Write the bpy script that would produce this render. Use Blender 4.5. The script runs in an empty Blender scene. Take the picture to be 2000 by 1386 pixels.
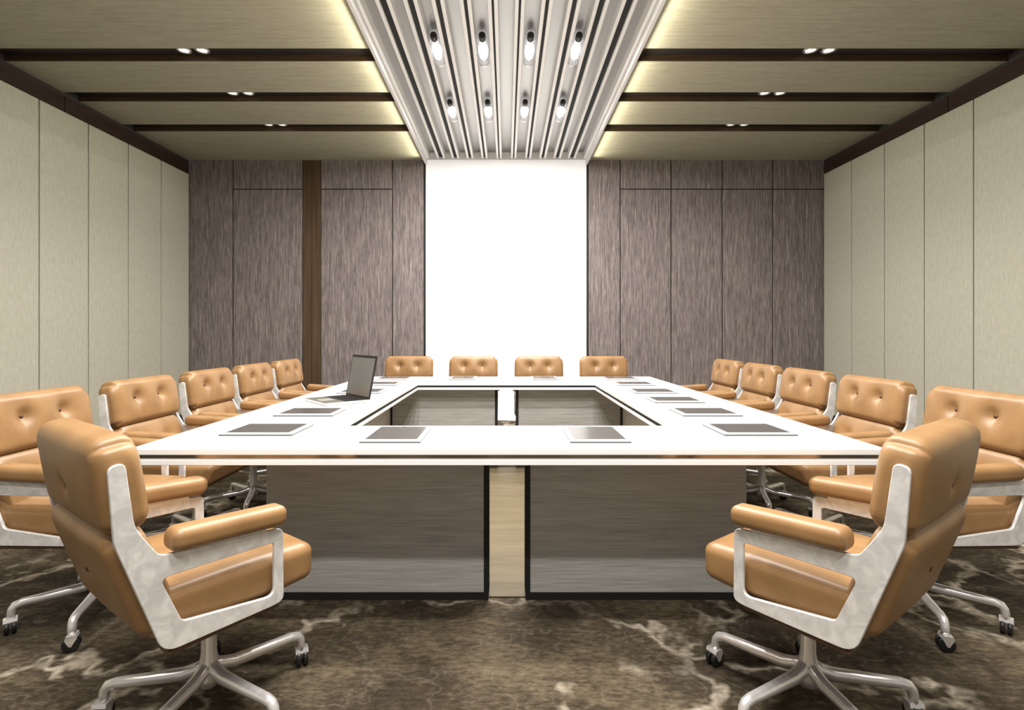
import bpy, bmesh, math, random
from mathutils import Vector, Matrix
random.seed(7)
S = bpy.context.scene
C = S.collection
R = math.radians

# ------------------------------------------------------------------ camera, world, exposure
cam_data = bpy.data.cameras.new('camera')
cam_data.sensor_width = 36.0
cam_data.lens = 18.0
cam_data.shift_x = (1000 - 989) / 2000.0
cam_data.shift_y = -(693 - 650) / 2000.0
cam_data.clip_start = 0.02
cam = bpy.data.objects.new('camera', cam_data)
cam.location = (0, 0, 1.15)
cam.rotation_euler = (R(90), 0, 0)
C.objects.link(cam)
S.camera = cam

world = bpy.data.worlds.new('world'); S.world = world
world.use_nodes = True
bg = world.node_tree.nodes['Background']
bg.inputs[0].default_value = (1.0, 0.97, 0.92, 1)
bg.inputs[1].default_value = 0.45           # even fill light added, enters where the rear wall is left out

S.view_settings.view_transform = 'Standard'
S.view_settings.look = 'None'
S.view_settings.gamma = 1.0
S.view_settings.use_curve_mapping = False
S.view_settings.exposure = 0.0

LAMP_W = 26.0        # each glass lamp between the baffles
DOWN_W = 17.0        # each recessed downlight
COVE_W = 22.0        # LED strip along each edge of the light well
SCREEN_E = 0.32      # emission painted into the white screen to make it look brightly lit

# main dimensions (metres; camera stands at the origin looking along +Y)
ZW = 6.77            # back wall
HW = 4.177           # half room width (panel face)
ZC = 3.43            # ceiling
Y0 = -2.6            # room goes on behind the camera up to here
WELL = 1.05          # half width of the baffle light well

# ------------------------------------------------------------------ materials
def new_mat(name):
    m = bpy.data.materials.new(name); m.use_nodes = True
    nt = m.node_tree
    return m, nt, nt.nodes['Principled BSDF']

def plain(name, col, rough=0.5, metal=0.0, spec=0.5, emit=None, es=0.0):
    m, nt, b = new_mat(name)
    b.inputs['Base Color'].default_value = (*col, 1)
    b.inputs['Roughness'].default_value = rough
    b.inputs['Metallic'].default_value = metal
    b.inputs['Specular IOR Level'].default_value = spec
    if emit:
        b.inputs['Emission Color'].default_value = (*emit, 1)
        b.inputs['Emission Strength'].default_value = es
    return m

def grain(name, cols, scale, detail=4, rough=0.6, bump=0.0, scale2=None, mix2=0.35, spec=0.3, contrast=(0.3, 0.7)):
    """stretched noise grain; cols = list of (pos, rgb)"""
    m, nt, b = new_mat(name)
    N, L = nt.nodes, nt.links
    tc = N.new('ShaderNodeTexCoord')
    mp = N.new('ShaderNodeMapping'); mp.inputs['Scale'].default_value = scale
    L.new(tc.outputs['Object'], mp.inputs[0])
    nz = N.new('ShaderNodeTexNoise'); nz.inputs['Scale'].default_value = 1; nz.inputs['Detail'].default_value = detail
    nz.inputs['Roughness'].default_value = 0.65
    L.new(mp.outputs[0], nz.inputs['Vector'])
    fac = nz.outputs[0]
    if scale2:
        mp2 = N.new('ShaderNodeMapping'); mp2.inputs['Scale'].default_value = scale2
        L.new(tc.outputs['Object'], mp2.inputs[0])
        n2 = N.new('ShaderNodeTexNoise'); n2.inputs['Scale'].default_value = 1; n2.inputs['Detail'].default_value = 3
        L.new(mp2.outputs[0], n2.inputs['Vector'])
        mx = N.new('ShaderNodeMix'); mx.data_type = 'FLOAT'; mx.inputs[0].default_value = mix2
        L.new(fac, mx.inputs[2]); L.new(n2.outputs[0], mx.inputs[3])
        fac = mx.outputs[0]
    mr = N.new('ShaderNodeMapRange'); mr.inputs[1].default_value = contrast[0]; mr.inputs[2].default_value = contrast[1]
    L.new(fac, mr.inputs[0])
    cr = N.new('ShaderNodeValToRGB')
    els = cr.color_ramp.elements
    while len(els) < len(cols): els.new(0.5)
    for e, (p, c) in zip(els, cols):
        e.position = p; e.color = (*c, 1)
    L.new(mr.outputs[0], cr.inputs[0])
    L.new(cr.outputs[0], b.inputs['Base Color'])
    b.inputs['Roughness'].default_value = rough
    b.inputs['Specular IOR Level'].default_value = spec
    if bump:
        bp = N.new('ShaderNodeBump'); bp.inputs['Strength'].default_value = bump; bp.inputs['Distance'].default_value = 0.004
        L.new(mr.outputs[0], bp.inputs['Height']); L.new(bp.outputs[0], b.inputs['Normal'])
    return m

M = {}
M['linen'] = grain('linen_wall', [(0, (.37, .352, .285)), (.5, (.43, .412, .335)), (1, (.485, .468, .385))], (60, 60, 240), 3, .85, .1, (45, 45, 14), .5, .15)
M['ceil'] = grain('ceiling_weave', [(0, (.28, .262, .192)), (.5, (.36, .338, .255)), (1, (.43, .405, .31))], (9, 130, 60), 4, .85, .1, (2, 40, 2), .4, .15)
M['wood_back'] = grain('back_veneer', [(0, (.055, .043, .042)), (.4, (.155, .13, .125)), (.7, (.26, .22, .21)), (1, (.42, .37, .345))], (170, 10, 3.2), 5, .6, .2, (60, 14, 9), .3, .25, (.3, .7))
M['base_wood'] = grain('base_veneer', [(0, (.27, .26, .243)), (.5, (.42, .41, .388)), (1, (.55, .54, .515))], (5, 5, 190), 5, .38, .05, (2, 2, 60), .25, .4)
M['pale'] = grain('pale_lit_panel', [(0, (.60, .57, .54)), (1, (.70, .67, .64))], (4, 4, 60), 3, .45)  # side base panels made paler, grazing light put into the colour
M['beige_floor'] = grain('beige_inlay', [(0, (.078, .057, .028)), (.5, (.107, .081, .042)), (1, (.138, .107, .060))], (8, 90, 8), 4, .5, .05, (2, 14, 2), .5)
M['bronze'] = grain('bronze_strip', [(0, (.055, .032, .016)), (1, (.10, .062, .033))], (30, 30, 1.2), 3, .35, 0, None, .3, .5)
M['slot_top'] = plain('slot_dark', (.012, .008, .006), .6)
M['slot_face'] = grain('slot_brown', [(0, (.05, .03, .016)), (1, (.085, .052, .028))], (2, 20, 40), 3, .5)
M['trim'] = grain('dark_walnut', [(0, (.018, .009, .006)), (1, (.038, .020, .014))], (6, 3, 40), 4, .5)
M['black'] = plain('black_gap', (.006, .006, .006), .7)
M['joint'] = plain('joint_brown', (.035, .026, .022), .8)
M['linen_joint'] = plain('linen_joint', (.16, .15, .11), .9)
M['white_top'] = plain('white_tabletop', (.86, .855, .85), .28, 0, .4)
M['groove'] = plain('bronze_channel', (.42, .36, .32), .12, 1.0)
M['fin'] = plain('white_baffle', (.86, .85, .83), .4)
M['tray'] = plain('polished_tray', (.42, .41, .395), .42, 1.0)
M['frame_trim'] = plain('well_frame', (.80, .785, .765), .5)
M['screen'] = plain('projection_screen', (.85, .85, .85), .7, 0, .2, (1, .985, .98), SCREEN_E)
M['plaster'] = plain('plaster_dark', (.03, .025, .02), .9)
M['bezel'] = plain('tablet_white', (.85, .85, .84), .3)
M['tabscreen'] = plain('tablet_screen', (.07, .068, .065), .2, 0, .5)
M['tabedge'] = plain('tablet_dark_edge', (.06, .06, .06), .4)
M['lap_alu'] = plain('laptop_silver', (.62, .61, .59), .3, .7)
M['lap_black'] = plain('laptop_black', (.008, .008, .009), .45)
M['lap_screen'] = plain('laptop_screen', (.12, .12, .115), .12, 0, .7)
M['lap_pad'] = plain('laptop_palmrest', (.12, .12, .10), .4, .3)
M['rubber'] = plain('black_rubber', (.006, .006, .006), .45)
M['socket'] = plain('lamp_socket', (.02, .018, .012), .5)
M['lens'] = plain('downlight_lens', (.9, .9, .88), .2, 0, .5, (1, .97, .9), 1.0)
M['ring'] = plain('downlight_ring', (.75, .73, .70), .25, .8)
M['glow'] = plain('lamp_filament', (.95, .95, .95), .3, 0, .5, (1, .97, .98), .9)

def leather():
    m, nt, b = new_mat('tan_leather')
    N, L = nt.nodes, nt.links
    tc = N.new('ShaderNodeTexCoord')
    nz = N.new('ShaderNodeTexNoise'); nz.inputs['Scale'].default_value = 9; nz.inputs['Detail'].default_value = 4
    L.new(tc.outputs['Object'], nz.inputs['Vector'])
    cr = N.new('ShaderNodeValToRGB')
    cr.color_ramp.elements[0].position = .3; cr.color_ramp.elements[0].color = (.215, .115, .044, 1)
    cr.color_ramp.elements[1].position = .75; cr.color_ramp.elements[1].color = (.285, .162, .068, 1)
    L.new(nz.outputs[0], cr.inputs[0]); L.new(cr.outputs[0], b.inputs['Base Color'])
    n2 = N.new('ShaderNodeTexNoise'); n2.inputs['Scale'].default_value = 35; n2.inputs['Detail'].default_value = 5
    L.new(tc.outputs['Object'], n2.inputs['Vector'])
    bp = N.new('ShaderNodeBump'); bp.inputs['Strength'].default_value = .12; bp.inputs['Distance'].default_value = .004
    L.new(n2.outputs[0], bp.inputs['Height']); L.new(bp.outputs[0], b.inputs['Normal'])
    b.inputs['Roughness'].default_value = .40
    b.inputs['Specular IOR Level'].default_value = .45
    return m
M['leather'] = leather()
M['button'] = plain('leather_button', (.045, .02, .008), .5)
M['pan'] = plain('brown_seat_shell', (.07, .028, .012), .5)

def alu():
    m, nt, b = new_mat('cast_aluminium')
    N, L = nt.nodes, nt.links
    tc = N.new('ShaderNodeTexCoord')
    nz = N.new('ShaderNodeTexNoise'); nz.inputs['Scale'].default_value = 22; nz.inputs['Detail'].default_value = 6; nz.inputs['Distortion'].default_value = 1.2
    L.new(tc.outputs['Object'], nz.inputs['Vector'])
    cr = N.new('ShaderNodeValToRGB')
    cr.color_ramp.elements[0].position = .35; cr.color_ramp.elements[0].color = (.64, .625, .615, 1)
    cr.color_ramp.elements[1].position = .65; cr.color_ramp.elements[1].color = (.83, .815, .80, 1)
    L.new(nz.outputs[0], cr.inputs[0]); L.new(cr.outputs[0], b.inputs['Base Color'])
    b.inputs['Metallic'].default_value = .35
    b.inputs['Roughness'].default_value = .3
    return m
M['alu'] = alu()
M['alu_leg'] = plain('polished_aluminium', (.76, .73, .72), .22, .65)

def carpet():
    m, nt, b = new_mat('marbled_carpet')
    N, L = nt.nodes, nt.links
    tc = N.new('ShaderNodeTexCoord')
    mp = N.new('ShaderNodeMapping'); mp.inputs['Location'].default_value = (3.1, 1.7, 0)
    L.new(tc.outputs['Object'], mp.inputs[0])
    def noise(scale, detail, dist=0, rough=.6):
        n = N.new('ShaderNodeTexNoise'); n.inputs['Scale'].default_value = scale; n.inputs['Detail'].default_value = detail
        n.inputs['Distortion'].default_value = dist; n.inputs['Roughness'].default_value = rough
        L.new(mp.outputs[0], n.inputs['Vector']); return n
    big = noise(1.6, 6, .6, .65)
    fine = noise(1, 5, 0, .75)
    mf = N.new('ShaderNodeMapping'); mf.inputs['Scale'].default_value = (24, 58, 30); mf.inputs['Rotation'].default_value = (0, 0, .12)
    L.new(tc.outputs['Object'], mf.inputs[0]); L.new(mf.outputs[0], fine.inputs['Vector'])
    mx = N.new('ShaderNodeMix'); mx.data_type = 'FLOAT'; mx.inputs[0].default_value = .45
    L.new(big.outputs[0], mx.inputs[2]); L.new(fine.outputs[0], mx.inputs[3])
    cr = N.new('ShaderNodeValToRGB')
    e = cr.color_ramp.elements
    e[0].position = .37; e[0].color = (.014, .010, .0065, 1)
    e[1].position = .66; e[1].color = (.165, .13, .083, 1)
    k = e.new(.5); k.color = (.050, .038, .024, 1)
    L.new(mx.outputs[0], cr.inputs[0])
    # veins: edges of a warped voronoi pattern, broken up by noise
    def veins(scale, warp, w0, w1):
        wn = noise(2.2, 4, 0, .6)
        sub = N.new('ShaderNodeVectorMath'); sub.operation = 'SUBTRACT'; sub.inputs[1].default_value = (.5, .5, .5)
        L.new(wn.outputs['Color'], sub.inputs[0])
        sc = N.new('ShaderNodeVectorMath'); sc.operation = 'SCALE'; sc.inputs['Scale'].default_value = warp
        L.new(sub.outputs[0], sc.inputs[0])
        ad = N.new('ShaderNodeVectorMath'); ad.operation = 'ADD'
        L.new(mp.outputs[0], ad.inputs[0]); L.new(sc.outputs[0], ad.inputs[1])
        v = N.new('ShaderNodeTexVoronoi'); v.feature = 'DISTANCE_TO_EDGE'; v.inputs['Scale'].default_value = scale
        L.new(ad.outputs[0], v.inputs['Vector'])
        r = N.new('ShaderNodeMapRange'); r.inputs[1].default_value = w0; r.inputs[2].default_value = w1
        r.inputs[3].default_value = 1; r.inputs[4].default_value = 0
        L.new(v.outputs['Distance'], r.inputs[0]); return r
    v1 = veins(1.05, .95, .0, .04); v2 = veins(2.3, .9, 0, .022)
    br = noise(2.7, 5); rr = N.new('ShaderNodeMapRange'); rr.inputs[1].default_value = .36; rr.inputs[2].default_value = .56
    L.new(br.outputs[0], rr.inputs[0])
    mm = N.new('ShaderNodeMath'); mm.operation = 'MULTIPLY'; L.new(v1.outputs[0], mm.inputs[0]); L.new(rr.outputs[0], mm.inputs[1])
    m2 = N.new('ShaderNodeMath'); m2.operation = 'MULTIPLY'; L.new(v2.outputs[0], m2.inputs[0]); m2.inputs[1].default_value = .10
    mxv = N.new('ShaderNodeMath'); mxv.operation = 'MAXIMUM'; L.new(mm.outputs[0], mxv.inputs[0]); L.new(m2.outputs[0], mxv.inputs[1])
    fb = N.new('ShaderNodeMapRange'); fb.inputs[1].default_value = .3; fb.inputs[2].default_value = .6; fb.inputs[3].default_value = .35
    L.new(fine.outputs[0], fb.inputs[0])
    mv = N.new('ShaderNodeMath'); mv.operation = 'MULTIPLY'; L.new(mxv.outputs[0], mv.inputs[0]); L.new(fb.outputs[0], mv.inputs[1])
    mc = N.new('ShaderNodeMix'); mc.data_type = 'RGBA'
    L.new(mv.outputs[0], mc.inputs[0]); L.new(cr.outputs[0], mc.inputs[6]); mc.inputs[7].default_value = (.44, .385, .30, 1)
    L.new(mc.outputs[2], b.inputs['Base Color'])
    b.inputs['Roughness'].default_value = .85; b.inputs['Specular IOR Level'].default_value = .15
    bp = N.new('ShaderNodeBump'); bp.inputs['Strength'].default_value = .3; bp.inputs['Distance'].default_value = .006
    L.new(fine.outputs[0], bp.inputs['Height']); L.new(bp.outputs[0], b.inputs['Normal'])
    return m
M['carpet'] = carpet()

def glass():
    m, nt, b = new_mat('lamp_glass')
    b.inputs['Base Color'].default_value = (.95, .95, .97, 1)
    b.inputs['Roughness'].default_value = .08
    b.inputs['Transmission Weight'].default_value = .8
    b.inputs['IOR'].default_value = 1.2
    b.inputs['Emission Color'].default_value = (1, .98, .98, 1)
    b.inputs['Emission Strength'].default_value = .06
    return m
M['glass'] = glass()

# ------------------------------------------------------------------ helpers
def link(name, me, mat=None, parent=None):
    o = bpy.data.objects.new(name, me); C.objects.link(o)
    if mat is not None and me is not None and not me.materials: me.materials.append(M[mat])
    if parent: o.parent = parent
    return o

def bm_mesh(name, bm, smooth=False):
    bmesh.ops.recalc_face_normals(bm, faces=bm.faces[:])
    me = bpy.data.meshes.new(name); bm.to_mesh(me); bm.free()
    if smooth:
        for p in me.polygons: p.use_smooth = True
    return me

def add_box(bm, x0, x1, y0, y1, z0, z1, bev=0.0):
    vs = [bm.verts.new((x, y, z)) for x in (x0, x1) for y in (y0, y1) for z in (z0, z1)]
    fs = [(0, 1, 3, 2), (4, 6, 7, 5), (0, 4, 5, 1), (2, 3, 7, 6), (0, 2, 6, 4), (1, 5, 7, 3)]
    faces = [bm.faces.new([vs[i] for i in f]) for f in fs]
    if bev:
        es = list({e for f in faces for e in f.edges})
        bmesh.ops.bevel(bm, geom=es, offset=bev, segments=2, affect='EDGES', profile=.5)

def box(name, mat, parent, x0, x1, y0, y1, z0, z1, bev=0.0):
    bm = bmesh.new(); add_box(bm, x0, x1, y0, y1, z0, z1, bev)
    return link(name, bm_mesh(name, bm), mat, parent)

def boxes(name, mat, parent, lst, bev=0.0):
    bm = bmesh.new()
    for b in lst: add_box(bm, *b, bev)
    return link(name, bm_mesh(name, bm), mat, parent)

def tag(o, label=None, cat=None, group=None, kind=None):
    if label: o['label'] = label
    if cat: o['category'] = cat
    if group: o['group'] = group
    if kind: o['kind'] = kind
    return o

def empty(name, loc=(0, 0, 0), rz=0.0):
    o = bpy.data.objects.new(name, None); o.location = loc; o.rotation_euler = (0, 0, rz)
    o.empty_display_size = .1
    C.objects.link(o); return o

KIDS = {}
def copy_tree(o, parent=None):
    c = o.copy(); C.objects.link(c); c.parent = parent
    for ch in list(o.children): copy_tree(ch, c)
    return c

def lathe(bm, prof, n=20, mat=Matrix()):
    rings = []
    for r, z in prof:
        rings.append([bm.verts.new(mat @ Vector((r * math.cos(2 * math.pi * i / n), r * math.sin(2 * math.pi * i / n), z))) for i in range(n)])
    for a, b in zip(rings, rings[1:]):
        for i in range(n): bm.faces.new((a[i], a[(i + 1) % n], b[(i + 1) % n], b[i]))
    bm.faces.new(rings[0]); bm.faces.new(rings[-1])

def sweep(bm, pts, radii, n=12, flat=1.0):
    pts = [Vector(p) for p in pts]
    rings = []
    for i, p in enumerate(pts):
        t = (pts[min(i + 1, len(pts) - 1)] - pts[max(i - 1, 0)]).normalized()
        side = Vector((0, 1, 0)) if abs(t.y) < .9 else Vector((1, 0, 0))
        u = (side - t * side.dot(t)).normalized(); v = t.cross(u)
        rings.append([bm.verts.new(p + u * radii[i] * flat * math.cos(2 * math.pi * k / n) + v * radii[i] * math.sin(2 * math.pi * k / n)) for k in range(n)])
    for a, b in zip(rings, rings[1:]):
        for i in range(n): bm.faces.new((a[i], a[(i + 1) % n], b[(i + 1) % n], b[i]))
    bm.faces.new(rings[0]); bm.faces.new(rings[-1])

def rounded(bm, hx, hy, hz, r, step=.02, fn=None, mat=Matrix()):
    """rounded box with a regular grid on every face; fn deforms local points"""
    r = min(r, hx, hy, hz)
    def axis(h):
        inner = h - r
        n = max(1, int(round(2 * inner / step))) if inner > 1e-5 else 0
        edge = [h - r * (1 - math.tan(R(45 * k / 4))) for k in range(1, 5)]   # inner..h
        pos = [inner] if inner > 1e-5 else [0.0]
        mid = [-inner + 2 * inner * i / n for i in range(n + 1)] if n else [0.0]
        return sorted([-e for e in edge]) + mid + edge
    ax = [axis(hx), axis(hy), axis(hz)]
    H = (hx, hy, hz)
    cache = {}
    def vert(p):
        key = tuple(round(c, 5) for c in p)
        if key in cache: return cache[key]
        q = Vector(max(-(H[i] - r), min(H[i] - r, p[i])) for i in range(3))
        d = Vector(p) - q
        s = q + d.normalized() * r if d.length > 1e-9 else q
        if fn: s = fn(s)
        cache[key] = bm.verts.new(mat @ s)
        return cache[key]
    for a in range(3):
        b, c = (a + 1) % 3, (a + 2) % 3
        for sgn in (-1, 1):
            for i in range(len(ax[b]) - 1):
                for j in range(len(ax[c]) - 1):
                    quad = []
                    for (u, v) in ((i, j), (i + 1, j), (i + 1, j + 1), (i, j + 1)):
                        p = [0, 0, 0]; p[a] = sgn * H[a]; p[b] = ax[b][u]; p[c] = ax[c][v]
                        quad.append(vert(p))
                    if len(set(quad)) == 4: bm.faces.new(quad if sgn > 0 else quad[::-1])

# ------------------------------------------------------------------ the setting
floor = box('floor', 'carpet', None, -HW - .1, HW + .1, Y0, ZW + .1, -.06, 0)
tag(floor, 'dark brown carpet marbled with pale veins', None, None, 'structure')
box('inlay_panel', 'beige_floor', floor, -.96, .96, 2.225, 4.36, 0, .006)

# side walls: substrate, linen panels, dark recessed frieze and skirting
def side_wall(side, name):
    s = -1 if side == 'left' else 1
    def xr(a, b): return (min(s * a, s * b), max(s * a, s * b))
    w = box(name, 'plaster', None, *xr(HW + .035, HW + .12), Y0, ZW + .1, 0, 3.75)
    tag(w, 'olive beige linen panelled wall on the %s side of the room' % side, None, None, 'structure')
    joints = box('panel_backing', 'linen_joint', w, *xr(HW + .016, HW + .0345), Y0, ZW - .02, .10, 3.235)
    edges = [ZW - .03 - .54 * i for i in range(0, 18)]
    first = None
    for a, b in zip(edges, edges[1:]):
        if b < Y0: break
        box('wall_panel', 'linen', w, *xr(HW, HW + .0155), b + .006, a - .006, .10, 3.238, .004)
    fr = empty('trim_1' if s < 0 else 'trim_2'); tag(fr, 'dark walnut frieze board above the %s wall panels' % side, None, None, 'structure')
    y = ZW - .01
    while y > Y0:
        box('frieze_board', 'trim', fr, *xr(HW + .012, HW + .034), max(Y0, y - 1.9), y - .008, 3.240, 3.395)
        y -= 1.9
    bb = box('baseboard_' + side, 'trim', None, *xr(HW + .004, HW + .034), Y0, ZW - .02, 0.0, .099)
    tag(bb, 'dark recessed baseboard along the %s wall' % side, None, None, 'structure')
side_wall('left', 'wall_left')
side_wall('right', 'wall_right')

wb = box('wall_back', 'joint', None, -HW - .12, HW + .12, ZW + .0, ZW + .12, 0, 3.75)
tag(wb, 'back wall clad in mauve brown vertical grain veneer panels', None, None, 'structure')
YB = ZW - .016
g = .007
def wpanel(x0, x1, z0, z1): box('wall_panel', 'wood_back', wb, x0 + g, x1 - g, YB, ZW - .0005, z0 + (g if z0 > .2 else 0), z1 - (g if z1 < 3.3 else 0), .002)
ZS = 3.046
for (a, b, split) in ((-4.20, -3.608, 0), (-3.608, -2.690, 1), (-2.449, -1.503, 1), (-1.503, -1.085, 0),
                      (1.078, 1.503, 0), (1.503, 2.173, 1), (2.173, 2.850, 1), (2.850, 3.514, 1), (3.514, 4.20, 1)):
    if split: wpanel(a, b, .0, ZS); wpanel(a, b, ZS, ZC)
    else: wpanel(a, b, .0, ZC)
for (a, b) in ((-2.686, -2.574), (-2.566, -2.453)):
    box('bronze_strip', 'bronze', wb, a, b, ZW - .010, ZW - .0005, 0, ZC, .002)
# screen with black side reveals
scr = empty('projection_screen', (0, ZW, 0))
tag(scr, 'tall white projection screen on the back wall between the veneer panels', 'screen')
scr.location = (0, 0, 0)
box('screen_surface', 'screen', scr, -1.060, 1.053, ZW - .03, ZW - .001, .0, ZC - .002)
box('head_panel', 'fin', wb, -1.060, 1.053, ZW - .028, ZW - .001, ZC, 3.545)
box('side_reveal', 'black', scr, -1.083, -1.062, ZW - .022, ZW - .001, 0, ZC)
box('side_reveal', 'black', scr, 1.055, 1.076, ZW - .022, ZW - .001, 0, ZC)

# ceiling
ce = box('ceiling', 'plaster', None, -HW - .12, HW + .12, Y0, ZW + .1, 3.70, 3.78)
tag(ce, 'olive woven ceiling with dark slots and a white baffle well', None, None, 'structure')
SLOT_P, SLOT_W, SLOT_D = .7475, .185, .052
slots = []
y = 5.605
while y > Y0 + .3:
    slots.append(y); y -= SLOT_P + (.06 if len(slots) == 3 else 0)
for s in (-1, 1):
    def xr(a, b): return (min(s * a, s * b), max(s * a, s * b))
    far = ZW - .0005
    for ys in slots:
        box('ceiling_panel', 'ceil', ce, *xr(WELL + .012, HW + .030), ys + SLOT_W + .006, far, ZC, ZC + .09)
        bm = bmesh.new()
        x0, x1 = xr(WELL + .012, HW + .030)
        add_box(bm, x0, x1, ys + SLOT_W, ys + SLOT_W + .0055, ZC + .001, ZC + .09)
        add_box(bm, x0, x1, ys - .0055, ys, ZC + .001, ZC + .09)
        o = link('slot_liner', bm_mesh('slot_liner', bm), 'slot_face', ce)
        box('slot_top', 'slot_top', ce, x0, x1, ys, ys + SLOT_W, ZC + SLOT_D, ZC + .09)
        far = ys - .006
    box('ceiling_panel', 'ceil', ce, *xr(WELL + .012, HW + .030), Y0, far, ZC, ZC + .09)
    # frame of the light well: lip with an LED strip hidden above it
    bm = bmesh.new()
    add_box(bm, *xr(WELL - .008, WELL + .010), Y0, ZW - .032, ZC - .062, 3.70)
    add_box(bm, *xr(WELL - .008, WELL + .016), Y0, ZW - .032, ZC - .066, ZC - .058)
    link('well_frame', bm_mesh('well_frame', bm), 'frame_trim', ce)

# baffles: eleven shallow channels, each two white fins and a grey tray
PITCH = .19
def gap(i): return .012 + .0085 * min(abs(i), 5)      # gap at boundary i (distance from centre in pitches)
BF = 3.442
for i in range(-5, 6):
    xl = (i - .5) * PITCH + gap(i - .5) / 2
    xr_ = (i + .5) * PITCH - gap(i + .5) / 2
    if i == -5: xl = -WELL + .009
    if i == 5: xr_ = WELL - .009
    ch = empty('baffle_channel'); ch.parent = ce
    box('fin', 'fin', ch, xl, xl + .028, Y0, ZW - .032, BF, BF + .105, .003)
    box('fin', 'fin', ch, xr_ - .028, xr_, Y0, ZW - .032, BF, BF + .105, .003)
    box('tray', 'tray', ch, xl + .0285, xr_ - .0285, Y0, ZW - .032, BF + .085, BF + .105)
    if i < 5:
        xn = (i + .5) * PITCH + gap(i + .5) / 2
        box('gap_shade_strip', 'black', ce, xr_ + .0005, xn - .0005, Y0, ZW - .032, BF + .022, BF + .105)  # black infill strip painting in the dark depth between channels

# ------------------------------------------------------------------ lamps
def area(name, parent, loc, rot, sx, sy, w, col=(1, .965, .92), spread=180):
    l = bpy.data.lights.new(name, 'AREA'); l.shape = 'RECTANGLE'; l.size = sx; l.size_y = sy
    l.energy = w; l.color = col; l.spread = R(spread)
    o = bpy.data.objects.new(name, l); C.objects.link(o); o.location = loc; o.rotation_euler = rot
    if parent: o.parent = parent
    return o

def make_lamp():
    root = empty('baffle_lamp')
    rot = Matrix.Rotation(R(-90), 4, 'X')           # axis along +Y
    bm = bmesh.new(); lathe(bm, [(.024, 0), (.027, .008), (.027, .055), (.024, .066)], 20, rot)
    link('socket', bm_mesh('socket', bm, False), 'socket', root)
    bm = bmesh.new()
    lathe(bm, [(.026, .062), (.040, .085), (.046, .11), (.046, .36), (.044, .385)], 24, rot)
    gl = link('glass_shade', bm_mesh('glass_shade', bm, True), 'glass', root)
    bm = bmesh.new(); lathe(bm, [(.008, .12), (.024, .16), (.026, .24), (.018, .32), (.006, .34)], 16, rot)
    link('bulb', bm_mesh('bulb', bm, True), 'glow', root)
    bm = bmesh.new()
    for k in range(24):
        pass
    lathe(bm, [(.0465, .384), (.0475, .388), (.0475, .396), (.044, .398)], 24, rot)
    link('rim', bm_mesh('rim', bm, False), 'ring', gl)
    area('lamp_light', root, (0, .25, -.052), (0, 0, 0), .03, .11, LAMP_W)
    return root
lamp0 = make_lamp()
first = True
rank = {-3: 'far left', -1: 'inner left', 1: 'inner right', 3: 'far right'}
for row in range(6):
    yy = 5.14 - 1.15 * row
    for i in (-3, -1, 1, 3):
        o = lamp0 if first else copy_tree(lamp0); first = False
        o.location = (i * PITCH, yy, BF + .033)
        if row == 0: lab = 'glass tube lamp in the %s baffle channel, row nearer the screen' % rank[i]
        elif row == 1: lab = 'glass tube lamp in the %s baffle channel, row farther from the screen' % rank[i]
        else: lab = 'glass tube lamp in the baffle ceiling above and behind the viewer'
        tag(o, lab, 'lamp', 'glass lamps between the ceiling baffles')

def make_down():
    root = empty('downlight')
    bm = bmesh.new(); lathe(bm, [(.040, -.001), (.058, -.001), (.060, -.006), (.052, -.010), (.044, -.010), (.040, -.004)], 24)
    link('ring', bm_mesh('ring', bm, True), 'ring', root)
    bm = bmesh.new(); lathe(bm, [(.001, -.002), (.041, -.002), (.040, -.005), (.001, -.009)], 24)
    link('lens', bm_mesh('lens', bm, True), 'lens', root)
    l = bpy.data.lights.new('downlight_beam', 'SPOT'); l.energy = DOWN_W; l.spot_size = R(125); l.spot_blend = .9
    l.color = (1, .93, .84); l.shadow_soft_size = .04
    o = bpy.data.objects.new('downlight_beam', l); C.objects.link(o); o.location = (0, 0, -.03); o.parent = root
    return root
d0 = make_down(); first = True
ordn = ['slot nearest the back wall', 'middle visible slot', 'slot nearest the viewer in view']
for k, ys in enumerate(slots):
    if ys < -1.5: break
    for s, sn in ((-1, 'left'), (1, 'right')):
        for q, xx in enumerate((2.505, 2.655)):
            o = d0 if first else copy_tree(d0); first = False
            o.location = (s * xx + .0, ys + .105, ZC + SLOT_D)
            pos = 'inner' if q == 0 else 'outer'
            lab = ('%s lamp of the downlight pair in the %s ceiling, %s' % (pos, sn, ordn[k])) if k < 3 else 'round downlight in a %s ceiling slot above or behind the viewer' % sn
            tag(o, lab, 'downlight', 'paired downlights in the ceiling slots')

for s in (-1, 1):
    area('cove_strip', ce, (s * (WELL + .020), (Y0 + ZW) / 2, ZC - .046), (0, R(180 - s * -80), 0), .012, ZW - Y0 - .3, COVE_W, (1, .94, .74), 70)

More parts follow.
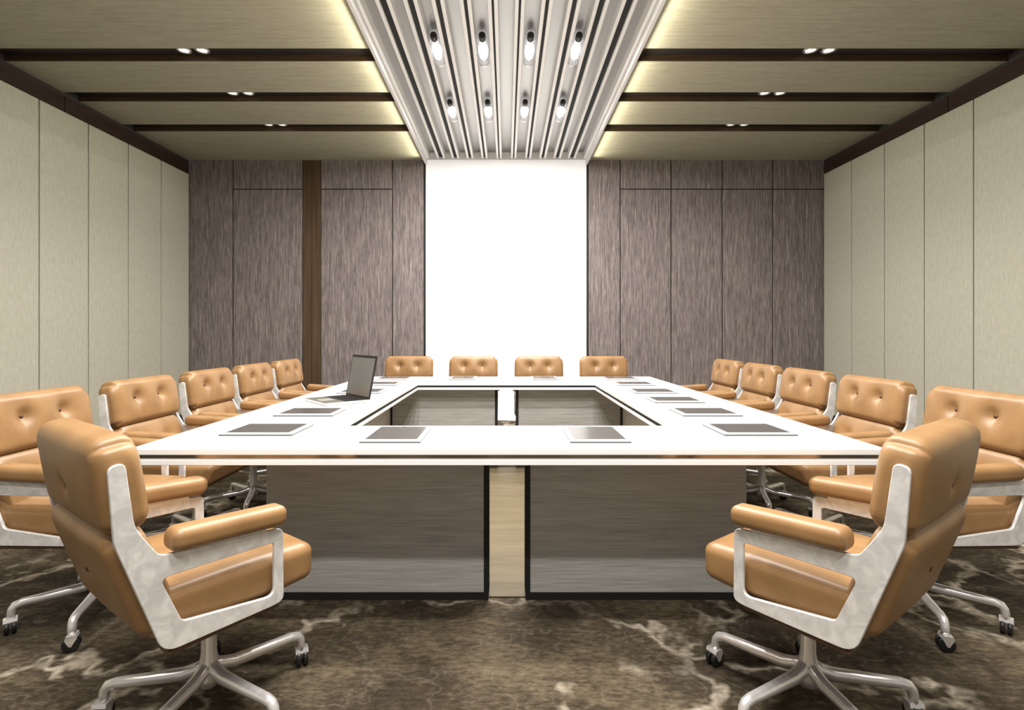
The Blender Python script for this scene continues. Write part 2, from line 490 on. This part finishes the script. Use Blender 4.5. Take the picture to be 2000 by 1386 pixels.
# ------------------------------------------------------------------ conference table
TX0, TX1, TY0, TY1 = -1.336, 1.347, 1.806, 4.82
HX, HY0, HY1 = .724, 2.265, 4.20
ZT = .74
tb = empty('conference_table', (0, 3.3, 0)); tag(tb, 'large white hollow rectangular conference table on grey veneer base panels', 'table')
tb.location = (0, 0, 0)
def ring(name, mat, x0, x1, y0, y1, hx, hy0, hy1, z0, z1, bev=0):
    bm = bmesh.new()
    o = [(x0, y0), (x1, y0), (x1, y1), (x0, y1)]
    i = [(-hx, hy0), (hx, hy0), (hx, hy1), (-hx, hy1)]
    V = {}
    for z in (z0, z1):
        V[z] = ([bm.verts.new((*p, z)) for p in o], [bm.verts.new((*p, z)) for p in i])
    for k in range(4):
        n = (k + 1) % 4
        for z in (z0, z1): bm.faces.new((V[z][0][k], V[z][0][n], V[z][1][n], V[z][1][k]))
        bm.faces.new((V[z0][0][k], V[z0][0][n], V[z1][0][n], V[z1][0][k]))
        bm.faces.new((V[z0][1][k], V[z0][1][n], V[z1][1][n], V[z1][1][k]))
    if bev:
        bmesh.ops.recalc_face_normals(bm, faces=bm.faces[:])
        es = [e for e in bm.edges if len(e.link_faces) == 2 and e.calc_face_angle(0) > .5]
        bmesh.ops.bevel(bm, geom=es, offset=bev, segments=2, affect='EDGES')
    return link(name, bm_mesh(name, bm), mat, tb)
ring('tabletop', 'white_top', TX0, TX1, TY0, TY1, HX, HY0, HY1, ZT - .0205, ZT, .0015)
ring('edge_channel', 'groove', TX0 + .012, TX1 - .012, TY0 + .012, TY1 - .012, HX + .012, HY0 - .012, HY1 + .012, ZT - .0375, ZT - .0205)
ring('lower_top', 'white_top', TX0, TX1, TY0, TY1, HX, HY0, HY1, ZT - .057, ZT - .0375, .0015)
bm = bmesh.new()
e0, e1, zz0, zz1 = .002, .0115, ZT - .037, ZT - .021
add_box(bm, -HX - e1, -HX - e0, HY0 - e1, HY1 + e1, zz0, zz1)
add_box(bm, HX + e0, HX + e1, HY0 - e1, HY1 + e1, zz0, zz1)
add_box(bm, -HX - e0, HX + e0, HY1 + e0, HY1 + e1, zz0, zz1)
add_box(bm, -HX - e0, HX + e0, HY0 - e1, HY0 - e0, zz0, zz1)
link('opening_channel', bm_mesh('opening_channel', bm), 'black', tb)
ZB = ZT - .0575
def base_panel(x0, x1, y0, y1, mat, trims):
    p = box('base_panel', mat, tb, x0, x1, y0, y1, 0.02, ZB, .002)
    boxes('edge_trim', 'black', p, trims)
t_ = .019
for (y0, yf) in ((2.21, 2.21), (4.345, 4.345)):
    y1 = y0 + .05
    for (a, b, inner) in ((-1.037, -.078, 1), (.084, 1.037, -1)):
        tr = [(a - .001, b + .001, y0 - .004, y1 + .004, 0, .032)]
        e = b if inner > 0 else a
        tr.append((e - t_, e + .004, y0 - .004, y1 + .004, .032, ZB) if inner > 0 else (e - .004, e + t_, y0 - .004, y1 + .004, .032, ZB))
        if y0 > 4:
            e2 = a if inner > 0 else b
            e2 = -.975 if inner > 0 else .975
            tr.append((e2 - .008, e2 + .008, y0 - .004, y0, .032, ZB))
        base_panel(a, b, y0, y1, 'base_wood', tr)
for s in (-1, 1):
    for (a, b) in ((2.263, 3.27), (3.28, 4.34)):
        x0, x1 = sorted((s * .985, s * 1.037))
        base_panel(x0, x1, a, b, 'pale', [(x0 - .002, x1 + .002, a, b, 0, .03)])

# ------------------------------------------------------------------ chairs
def fillet(poly, rad, n=5):
    out = []
    N = len(poly)
    for i in range(N):
        p = Vector(poly[i]); a = Vector(poly[i - 1]); b = Vector(poly[(i + 1) % N])
        r = rad[i] if isinstance(rad, (list, tuple)) else rad
        da, db = (a - p), (b - p)
        la, lb = da.length, db.length
        da.normalize(); db.normalize()
        ang = da.angle(db)
        t = min(r / math.tan(ang / 2), la * .48, lb * .48)
        p0, p1 = p + da * t, p + db * t
        for k in range(n + 1):
            u = k / n
            out.append((1 - u) ** 2 * p0 + 2 * u * (1 - u) * p + u * u * p1)
    return out

HUB = .205
def frame_mesh():
    outer = [(-.124, .846), (-.090, .852), (-.071, .694), (-.020, .612), (.297, .583), (.299, .372), (.262, .368), (-.012, .371), (-.112, .668)]
    hole = [(.030, .432), (-.019, .556), (.269, .549), (.269, .396)]
    cu = bpy.data.curves.new('side_frame', 'CURVE'); cu.dimensions = '2D'; cu.fill_mode = 'BOTH'
    for poly, rad in ((outer, [.02, .02, .10, .03, .022, .03, .05, .05, .12]), (hole, [.022, .015, .012, .022])):
        pts = fillet(poly, rad)
        sp = cu.splines.new('POLY'); sp.points.add(len(pts) - 1); sp.use_cyclic_u = True
        for q, p in zip(sp.points, pts): q.co = (p.x - HUB, p.y, 0, 1)
    cu.extrude = .004; cu.bevel_depth = .002; cu.offset = -.002; cu.bevel_resolution = 1
    ob = bpy.data.objects.new('tmp', cu); C.objects.link(ob)
    dg = bpy.context.evaluated_depsgraph_get()
    me = bpy.data.meshes.new_from_object(ob.evaluated_get(dg))
    bpy.data.objects.remove(ob)
    me.name = 'side_frame'
    # curve plane (x = forward, y = up, z = sideways) -> chair (x sideways, y forward, z up)
    me.transform(Matrix(((0, 0, 1, 0), (1, 0, 0, 0), (0, 1, 0, 0), (0, 0, 0, 1))))
    me.materials.clear(); me.materials.append(M['alu'])
    return me

def soften(q, hx, hz, ct, cb):
    # larger rounding of the corners seen from the front
    c = ct if q.z > 0 else cb
    a = (abs(q.x) - (hx - c)) / c; b = (abs(q.z) - (hz - c)) / c
    if a > 0 and b > 0:
        k = max(a, b) / math.hypot(a, b)
        q.x = math.copysign(hx - c + c * a * k, q.x); q.z = math.copysign(hz - c + c * b * k, q.z)
    return q

def dimpled(hx, hz, dims, puff, depth, sig, front=1, both=True, hy=.06, rear=(), wide=.03):
    def fn(p):
        fx = max(0, 1 - (p.x / hx) ** 2); fz = max(0, 1 - (p.z / hz) ** 2)
        q = p.copy()
        if p.y > .2 * hy:
            q.y += puff * fx * fz
            for (dx, dz) in dims:
                d2 = (p.x - dx) ** 2 + ((p.z - dz) * 1.0) ** 2
                q.y -= depth * math.exp(-d2 / (2 * sig * sig)) + depth * .35 * math.exp(-d2 / (2 * (2.4 * sig) ** 2))
                # soft pull folds running from each button
                q.y -= depth * .22 * math.exp(-((p.x - dx) ** 2) / (2 * .012 ** 2)) * math.exp(-((p.z - dz + .05) ** 2) / (2 * .03 ** 2))
        elif p.y < -.2 * hy:
            q.y -= puff * .55 * fx * fz
            for (dx, dz) in rear:
                d2 = (p.x - dx) ** 2 + (p.z - dz) ** 2
                q.y += depth * .45 * math.exp(-d2 / (2 * (sig * .7) ** 2))
        q = soften(q, hx, hz, .055, .04)
        k = max(0.0, min(1.0, (p.y - .1 * hy) / (.6 * hy)))
        v = max(0.0, min(1.0, (.8 * hz - p.z) / (.4 * hz)))
        q.x *= 1 + wide * k * k * (3 - 2 * k) * v * v * (3 - 2 * v)        # front of the pad overhangs the side frames
        return q
    return fn

def disc_button(parent, pts, ny):
    for (x, y, z) in pts:
        bm = bmesh.new()
        rot = Matrix.Translation((x, y, z)) @ Matrix.Rotation(R(-90 * ny), 4, 'X')
        lathe(bm, [(.001, .005), (.006, .0043), (.0085, .0015), (.0085, -.004)][::-1], 10, rot)
        link('button', bm_mesh('button', bm, True), 'button', parent)

def make_chair():
    t = empty('office_chair')
    W = .252
    # upper back cushion
    bw, bh, bt = .244, .117, .046
    bm = bmesh.new()
    PF = .020
    d1 = [(-.088, .018), (.088, .018)]
    rounded(bm, bw, bt, bh, .034, .0145, dimpled(bw, bh, d1, PF, .027, .021, hy=bt, rear=[(0, -.02)]))
    up = link('upper_back_cushion', bm_mesh('upper_back_cushion', bm, True), 'leather', t)
    up.location = (0, -.296, .794); up.rotation_euler = (R(8.5), 0, 0)
    disc_button(up, [(x, bt + PF * (1 - (x / bw) ** 2) * (1 - (z / bh) ** 2) - .036, z) for x, z in d1], 1)
    disc_button(up, [(0, -bt - PF * .55 + .0115, -.02)], -1)
    # lower back cushion
    bm = bmesh.new()
    lw, lh, lt = .236, .150, .044
    rounded(bm, lw, lt, lh, .040, .017, dimpled(lw, lh, [(-.088, .03), (.088, .03)], .016, .012, .020, hy=lt, rear=[(0, .01)]))
    lo = link('lower_back_cushion', bm_mesh('lower_back_cushion', bm, True), 'leather', t)
    lo.location = (0, -.248, .545); lo.rotation_euler = (R(18.5), 0, 0)
    disc_button(lo, [(0, -lt - .0088 + .0054, .01)], -1)
    # seat
    sw, sd, sh = .233, .222, .060
    bm = bmesh.new()
    sdim = [(-.088, .06), (.088, .06), (-.088, -.08), (.088, -.08)]
    def seatfn(p):
        q = p.copy()
        fx = max(0, 1 - (p.x / sw) ** 2); fy = max(0, 1 - (p.y / sd) ** 2)
        if p.z > .01:
            q.z += .020 * fx * fy
            for (dx, dy) in sdim:
                d2 = (p.x - dx) ** 2 + (p.y - dy) ** 2
                q.z -= .014 * math.exp(-d2 / (2 * .018 ** 2))
        else:
            q.z += .012 * max(0, p.y / sd) ** 2      # underside lifts towards the front lip
        return q
    rounded(bm, sw, sd, sh, .030, .02, seatfn)
    se = link('seat_cushion', bm_mesh('seat_cushion', bm, True), 'leather', t)
    se.location = (0, -.010, .442); se.rotation_euler = (R(-1.5), 0, 0)
    disc_button(se, [], 1)
    for (x, y) in sdim[:2]:
        bm = bmesh.new(); lathe(bm, [(.0075, -.003), (.0075, .001), (.005, .0035), (.001, .004)], 10, Matrix.Translation((x, y, sh + .0185 * (1 - (x / sw) ** 2) * (1 - (y / sd) ** 2) - .012)))
        link('button', bm_mesh('button', bm, True), 'button', se)
    # brown shell under the seat, curving up behind
    bm = bmesh.new()
    rounded(bm, .250, .140, .006, .006, .05)
    sh_ = link('seat_shell', bm_mesh('seat_shell', bm, True), 'pan', t); sh_.location = (0, -.066, .3615)
    # side frames and arm pads
    fm = frame_mesh()
    pm = None
    for s in (-1, 1):
        f = link('side_frame', fm, None, t); f.location = (s * .2500, 0, 0)
        if pm is None:
            bm = bmesh.new()
            rounded(bm, .036, .152, .030, .024, .04)
            pm = bm_mesh('arm_pad', bm, True)
        p = link('arm_pad', pm, 'leather', t); p.location = (s * .2455, .150 - HUB, .632); p.rotation_euler = (R(-3.6), 0, 0)
        bm = bmesh.new(); add_box(bm, -.009, .009, -.10, .10, -.008, .008, .003)
        br = link('arm_bracket', bm_mesh('arm_bracket', bm), 'alu', p); br.location = (0, 0, -.0335)
    # column and hub
    bm = bmesh.new()
    lathe(bm, [(.012, .074), (.030, .078), (.034, .10), (.028, .14), (.022, .18), (.021, .30), (.021, .36)], 20)
    link('column', bm_mesh('column', bm, True), 'alu_leg', t)
    bm = bmesh.new(); add_box(bm, -.09, .09, -.10, .08, .345, .366, .006)
    link('tilt_mechanism', bm_mesh('tilt_mechanism', bm), 'lap_black', t)
    # five star base
    L = .285
    bm = bmesh.new()
    pts = [(.0, 0, .150), (.03, 0, .126), (.07, 0, .115), (.16, 0, .112), (L - .030, 0, .110), (L - .010, 0, .105), (L - .001, 0, .092), (L + .002, 0, .075), (L + .002, 0, .056)]
    sweep(bm, pts, [.016, .020, .020, .0175, .0155, .0150, .0145, .0140, .0135], 12)
    legm = bm_mesh('leg', bm, True); legm.materials.append(M['alu_leg'])
    bm = bmesh.new()
    for q in (-1, 1):
        lathe(bm, [(.012, -.0075), (.025, -.007), (.027, -.003), (.027, .003), (.025, .007), (.012, .0075)], 18, Matrix.Translation((0, q * .0105, 0)) @ Matrix.Rotation(R(90), 4, 'X'))
    wm = bm_mesh('caster_wheel', bm, False); wm.materials.append(M['rubber'])
    bm = bmesh.new()
    prof = [(-.012, .033), (.016, .033), (.020, .022), (.004, -.006), (-.004, -.004), (-.016, .020)]
    va = [bm.verts.new((x, -.0185 - .002, z)) for x, z in prof]; vb = [bm.verts.new((x, .0205, z)) for x, z in prof]
    bm.faces.new(va); bm.faces.new(vb[::-1])
    for k in range(6): bm.faces.new((va[k], va[(k + 1) % 6], vb[(k + 1) % 6], vb[k]))
    hm = bm_mesh('caster_hood', bm); hm.materials.append(M['alu_leg'])
    rnd = random.Random(3)
    for k in range(5):
        lg = link('leg', legm, None, t); lg.rotation_euler = (0, 0, R(90 + 72 * k))
        a = R(rnd.uniform(60, 120))
        for nm, me in (('caster_wheel', wm), ('caster_hood', hm)):
            w = link(nm, me, None, lg); w.location = (L + .004, 0, .0275); w.rotation_euler = (0, 0, a)
    return t

chair0 = make_chair()
chairs = []
def place(x, y, face, label, group, yaw=-8.0):
    """face = world angle of the sitting direction, degrees from +X; yaw = twist of the star base"""
    o = chair0 if not chairs else copy_tree(chair0)
    chairs.append(o)
    o.location = (x, y, 0); o.rotation_euler = (0, 0, R(face - 90))
    k = 0
    for ch in o.children:
        if ch.name.split('.')[0] == 'leg':
            ch.rotation_euler = (0, 0, R(90 + 72 * k + yaw)); k += 1
    tag(o, label, 'chair', group)
place(-.911, 1.568, 54, 'tan leather swivel chair at the near left table corner, back turned to the viewer', 'chairs at the near table end')
place(.924, 1.568, 126, 'tan leather swivel chair at the near right table corner, back turned to the viewer', 'chairs at the near table end', 8)
rowy = [2.13, 2.755, 3.37, 3.97, 4.575]
names = ['nearest the viewer, cut by the picture edge', 'second nearest the viewer', 'third from the viewer, middle of the row', 'fourth from the viewer', 'farthest from the viewer']
for y, nme in zip(rowy, names):
    place(-1.665, y, 0, 'tan leather chair, left table side, ' + nme, 'chairs along the left table side', 0)
for y, nme in zip(rowy, names):
    place(1.68, y, 180, 'tan leather chair, right table side, ' + nme, 'chairs along the right table side', 0)
for x, nme in zip((-1.0, -.338, .333, 1.0), ('leftmost', 'second from left', 'third from left', 'rightmost')):
    place(x, 4.985, 270, 'tan leather chair at the far table end before the screen, ' + nme, 'chairs at the far table end', 20)

# ------------------------------------------------------------------ tablets and laptop
def make_tablet():
    t = empty('tablet')
    bm = bmesh.new(); add_box(bm, -.147, .147, -.1145, .1145, 0, .005)
    link('back_shell', bm_mesh('back_shell', bm), 'tabedge', t)  # dark colour paints in the shade line beneath the tablet edge
    bm = bmesh.new(); add_box(bm, -.146, .146, -.1135, .1135, .005, .011, .0015)
    bz = link('bezel', bm_mesh('bezel', bm), 'bezel', t)
    bm = bmesh.new(); add_box(bm, -.128, .128, -.098, .098, .0108, .0116)
    link('display', bm_mesh('display', bm), 'tabscreen', t)
    bm = bmesh.new(); lathe(bm, [(.006, .0108), (.006, .0114), (.001, .0114)], 12, Matrix.Translation((.137, 0, 0)))
    link('home_button', bm_mesh('home_button', bm), 'tabedge', bz)
    return t
tab0 = make_tablet(); tabs = []
def tablet(x, y, rot, lab):
    o = tab0 if not tabs else copy_tree(tab0); tabs.append(o)
    o.location = (x, y, ZT); o.rotation_euler = (0, 0, R(rot))
    tag(o, 'white tablet on the table, ' + lab, 'tablet', 'tablets on the conference table')
for k, y in enumerate((2.04, 2.515, 2.993, 3.454, 3.98, 4.466)):
    w = ['nearest', 'second', 'third', 'fourth', 'fifth', 'farthest'][k]
    tablet(1.015, y + .113, 0, 'right side row, %s from the viewer' % w)
    if k < 2: tablet(-1.0, y + .113, 180, 'left side row, %s' % ['nearest the viewer', 'just in front of the laptop'][k])
    if k > 2: tablet(-1.0, y + .113, 180, 'left side row, %s' % ['', '', '', 'directly behind the laptop', 'second behind the laptop', 'at the far corner behind the laptop'][k])
tablet(-.434, 2.052, 90, 'near edge, left of the two in front of the opening')
tablet(.352, 2.052, 90, 'near edge, right of the two in front of the opening')
tablet(-.39, 4.60, 90, 'far edge, left of the two before the screen')
tablet(.34, 4.60, 90, 'far edge, right of the two before the screen')

lp = empty('laptop', (-.915, 3.158, ZT), 0); tag(lp, 'open silver laptop with black screen frame on the left table side', 'laptop')
ux = Vector((.66, -.75)).normalized()           # along the hinge, towards the viewer
lp.rotation_euler = (0, 0, math.atan2(ux.y, ux.x))
# local: x along the hinge, -y towards the user (keyboard side)
bm = bmesh.new(); add_box(bm, -.163, .163, -.27, 0, .002, .016, .003)
lb = link('keyboard_base', bm_mesh('keyboard_base', bm), 'lap_alu', lp)
box('palm_rest', 'lap_pad', lb, -.157, .157, -.264, -.15, .0158, .0164)
box('key_bed', 'lap_black', lb, -.157, .157, -.148, -.008, .0158, .0166)
bm = bmesh.new()
for r_ in range(5):
    for c_ in range(13):
        add_box(bm, -.148 + c_ * .0229, -.148 + c_ * .0229 + .019, -.140 + r_ * .024, -.140 + r_ * .024 + .019, .0166, .0180)
kk = link('keys', bm_mesh('keys', bm), 'lap_black', lb); kk['kind'] = 'stuff'
box('trackpad', 'lap_alu', lb, -.045, .045, -.245, -.165, .0162, .0168)
bm = bmesh.new(); add_box(bm, -.163, .163, -.004, .004, 0, .262, .002)
ld = link('lid', bm_mesh('lid', bm), 'lap_black', lp); ld.location = (0, -.004, .014); ld.rotation_euler = (R(-11), 0, 0)
box('display', 'lap_screen', ld, -.152, .152, -.0048, -.0038, .014, .246)
for sx in (-1, 1):
    bm = bmesh.new(); lathe(bm, [(.006, -.03), (.006, .03)], 10, Matrix.Translation((sx * .10, -.004, .014)) @ Matrix.Rotation(R(90), 4, 'Y'))
    link('hinge', bm_mesh('hinge', bm), 'lap_black', lp)
